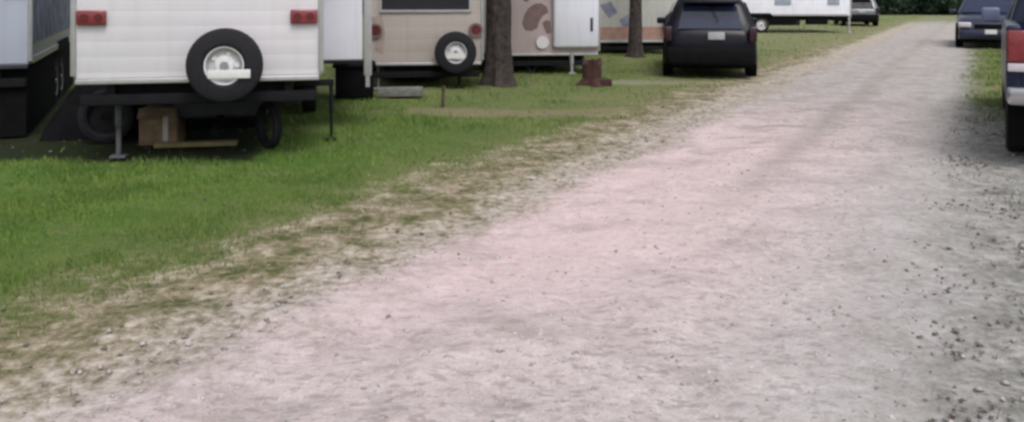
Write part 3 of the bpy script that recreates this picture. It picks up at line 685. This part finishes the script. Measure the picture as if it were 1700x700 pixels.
MB().box((0, 0, .53), (.68, .76, .06), bev=.02).build('lid', darkplast, sb)
bx_, by_ = ground_at(160, 243)
lt = thing('loose_tyre', 'worn dark tyre standing under the left end of the white trailer', 'tyre', bx_, by_ + .25, R(14))
MB().lathe(tyre_prof(.30, .19, .18), (0, 0, .295), 'Y').build('casing', rubber, lt)
MB().lathe([(-.02, .187), (-.02, .06), (.02, .06), (.02, .187)], (0, 0, .295), 'Y').build('wheel_disc', steel, lt)
bx_, by_ = ground_at(441, 250)
lt = thing('loose_tyre', 'narrow bare tyre standing turned sideways under the right end of the white trailer', 'tyre', bx_, by_ + .12, R(-50))
MB().lathe(tyre_prof(.255, .20, .10), (0, 0, .255), 'Y').build('casing', rubber, lt)
MB().lathe([(-.035, .199), (-.035, .187), (.035, .187), (.035, .199)], (0, 0, .255), 'Y').build('rim_band', steel, lt)
bx_, by_ = ground_at(664, 160)
pb = MB().box((bx_, by_, .075), (.74, .26, .14), R(6), .012).build('grey_plank', greywood); tag(pb, 'pale grey weathered timber lying in front of the beige trailer', 'timber')
bx_, by_ = ground_at(735, 178)
st = MB().cyl((bx_, by_, -.02), (bx_ + .01, by_, .27), .028, .022, 10).cyl((bx_ + .01, by_, .27), (bx_ + .01, by_, .31), .035, .03, 10).build('ground_stake', rust); tag(st, 'short rusty brown stake in the grass in front of the beige trailer', 'stake')
bx_, by_ = ground_at(988, 143)
def stump(x, y):
    n = 26; V = []; Fc = []; zs = [0, .05, .11, .18, .27, .37, .45]
    for j, z in enumerate(zs):
        for k in range(n):
            a = 2 * math.pi * k / n; fl = .25 * (1 - min(z / .2, 1)) ** 1.6
            r = .16 + .012 * math.sin(5 * a + 1) + .02 * random.random() + fl * (.55 + .45 * math.sin(4 * a + .5))
            zz = z + (.06 * math.sin(3 * a) + .02 * random.random() if j == len(zs) - 1 else 0)
            V.append((r * math.cos(a) - .06, r * math.sin(a), zz - .02))
    for j in range(len(zs) - 1):
        for k in range(n): Fc.append((j * n + k, j * n + (k + 1) % n, (j + 1) * n + (k + 1) % n, (j + 1) * n + k))
    V.append((-.06, 0, .40)); c = len(V) - 1
    for k in range(n): Fc.append(((len(zs) - 1) * n + k, (len(zs) - 1) * n + (k + 1) % n, c))
    me = bpy.data.meshes.new('tree_stump'); me.from_pydata(V, [], Fc); me.materials.append(stumpm)
    o = bpy.data.objects.new('tree_stump', me); COL.objects.link(o); o.location = (x, y, 0)
    o2 = MB().box((.14, -.06, .07), (.28, .24, .14), .2, .03).build('root', stumpm, o)
    return o
tag(stump(bx_, by_), 'dark reddish brown stump on the grass left of the navy car', 'stump')

# ------------------------------------------------------------------ trees
def leaf_cloud(n, centres, size, seed):
    r = np.random.default_rng(seed); k = r.integers(0, len(centres), n); C_ = np.array([c[:3] for c in centres])[k]; S = np.array([c[3] for c in centres])[k]
    dirs = r.normal(size=(n, 3)); dirs /= np.linalg.norm(dirs, axis=1)[:, None]; rad = r.random(n) ** .45
    P = C_ + dirs * (S * rad)[:, None] * np.array([1, 1, .8])
    a = r.normal(size=(n, 3)); a /= np.linalg.norm(a, axis=1)[:, None]; b = np.cross(a, r.normal(size=(n, 3))); b /= np.linalg.norm(b, axis=1)[:, None]
    s = (size * (.6 + .8 * r.random(n)))[:, None]
    return np.stack([P - a * s, P + b * s * .5, P + a * s, P - b * s * .5], 1).reshape(-1, 3), np.arange(4 * n).reshape(-1, 4)
def tree(label, x, y, r0, h0, height, crown_r, seed, m=leaf_mid, leaves=7000, lean=(0, 0), group=None, name='tree'):
    rr = random.Random(seed); t = thing(name, label, 'tree', x, y, 0, group)
    b = MB(); n = 22; rings = []
    hs_ = [0, .06, .18, .4, .8, 1.4, 2.2, 3.2, h0]
    for z in hs_:
        f = z / h0; ring = []; fl = .6 * math.exp(-z / .17)
        for k in range(n):
            a = 2 * math.pi * k / n; r = r0 * (1 + fl * (.7 + .5 * math.sin(5 * a + seed)) - .3 * f + .06 * math.sin(7 * a + z * 1.3) + rr.uniform(-.05, .05))
            ring.append(b.bm.verts.new((r * math.cos(a) + lean[0] * z, r * math.sin(a) + lean[1] * z, z - .03)))
        rings.append(ring)
    for A, B in zip(rings, rings[1:]):
        for k in range(n): b.bm.faces.new((A[k], A[(k + 1) % n], B[(k + 1) % n], B[k]))
    b.bm.faces.new(rings[-1]); top = Vector((lean[0] * h0, lean[1] * h0, h0 - .05)); cs = []
    for k in range(7):
        a = k * .9 + rr.random(); l = crown_r * rr.uniform(.45, .9); e = top + Vector((math.cos(a) * l, math.sin(a) * l, (height - h0) * rr.uniform(.15, .75)))
        mid = top + (e - top) * .5 + Vector((0, 0, .3)); b.cyl(top - Vector((0, 0, .3)), mid, r0 * .42, r0 * .28, 10).cyl(mid, e, r0 * .28, r0 * .06, 8)
        cs.append((*e, crown_r * rr.uniform(.3, .48))); cs.append((*mid, crown_r * .3))
        e2 = e + Vector((rr.uniform(-1, 1), rr.uniform(-1, 1), rr.uniform(0, 1.2))) * crown_r * .35; cs.append((*e2, crown_r * rr.uniform(.2, .35)))
    b.build('trunk', bark, t)
    V, Fq = leaf_cloud(leaves, cs, .09, seed); o = np_mesh('crown', V, Fq, m); o.parent = t
    return t
tx, ty = corner(827, 16.25)
tree('thick dark tree trunk between the beige trailer and the pinkish trailer', tx, ty, .25, 3.4, 8.5, 3.0, 3)
tx, ty = corner(1055, 23.5)
tree('thinner reddish brown tree trunk in front of the pale grey trailer', tx, ty, .185, 3.6, 8, 2.4, 5)

def bush_tree(seed, hgt_, r_, n):
    rr = random.Random(seed); cs = []
    for k in range(26):
        z = rr.uniform(.25, hgt_ - .4) if k < 13 else rr.uniform(.2, 1.2); q = r_ * (1 - .45 * (z / hgt_)) * rr.uniform(.1, .85); a = rr.random() * 6.28
        cs.append((math.cos(a) * q, math.sin(a) * q, z, r_ * rr.uniform(.3, .5)))
    V, Fq = leaf_cloud(n, cs, .14, seed); V[:, 2] = np.maximum(V[:, 2], .03)
    me_o = np_mesh('crown', V, Fq, leaf_dark)
    b = MB(); b.cyl((0, 0, -.05), (0.1, 0, hgt_ * .75), .14, .05, 10)
    for k in range(4):
        a = k * 1.6 + seed; b.cyl((0, 0, hgt_ * .25), (math.cos(a) * r_ * .5, math.sin(a) * r_ * .5, hgt_ * .6), .06, .02, 7)
    return me_o, b.build('trunk', bark)
protos = [bush_tree(20 + k, 4.2 + k * .5, 2.3, 11000) for k in range(3)]
used = [False] * 3
places = ['at the far end of the gravel road', 'far behind the grey car', 'far behind the long white trailer', 'far behind the pale grey trailer', 'far behind the blue car', 'far behind the trailers on the left']
i = 0
for k in range(48):
    X = -46 + k * 2.1 + random.uniform(-.4, .4); Y = 71 + (k % 2) * 2 + random.uniform(-.5, .8)
    u = 850 + F * X / Y
    if u < -80 or u > 1850: continue
    pl_ = places[0] if 1462 < u < 1590 else places[1] if 1415 < u <= 1462 else places[2] if 1130 < u <= 1415 else places[3] if 985 < u <= 1130 else places[4] if u >= 1590 else places[5]
    t = thing('hedge_tree', 'dark dense evergreen in the tree line ' + pl_, 'tree', X, Y, random.random() * 6.28, 'dark evergreens of the far tree line')
    j = i % 3; i += 1
    for src in protos[j]:
        if used[j]: c = src.copy(); COL.objects.link(c)
        else: c = src
        c.parent = t
    used[j] = True
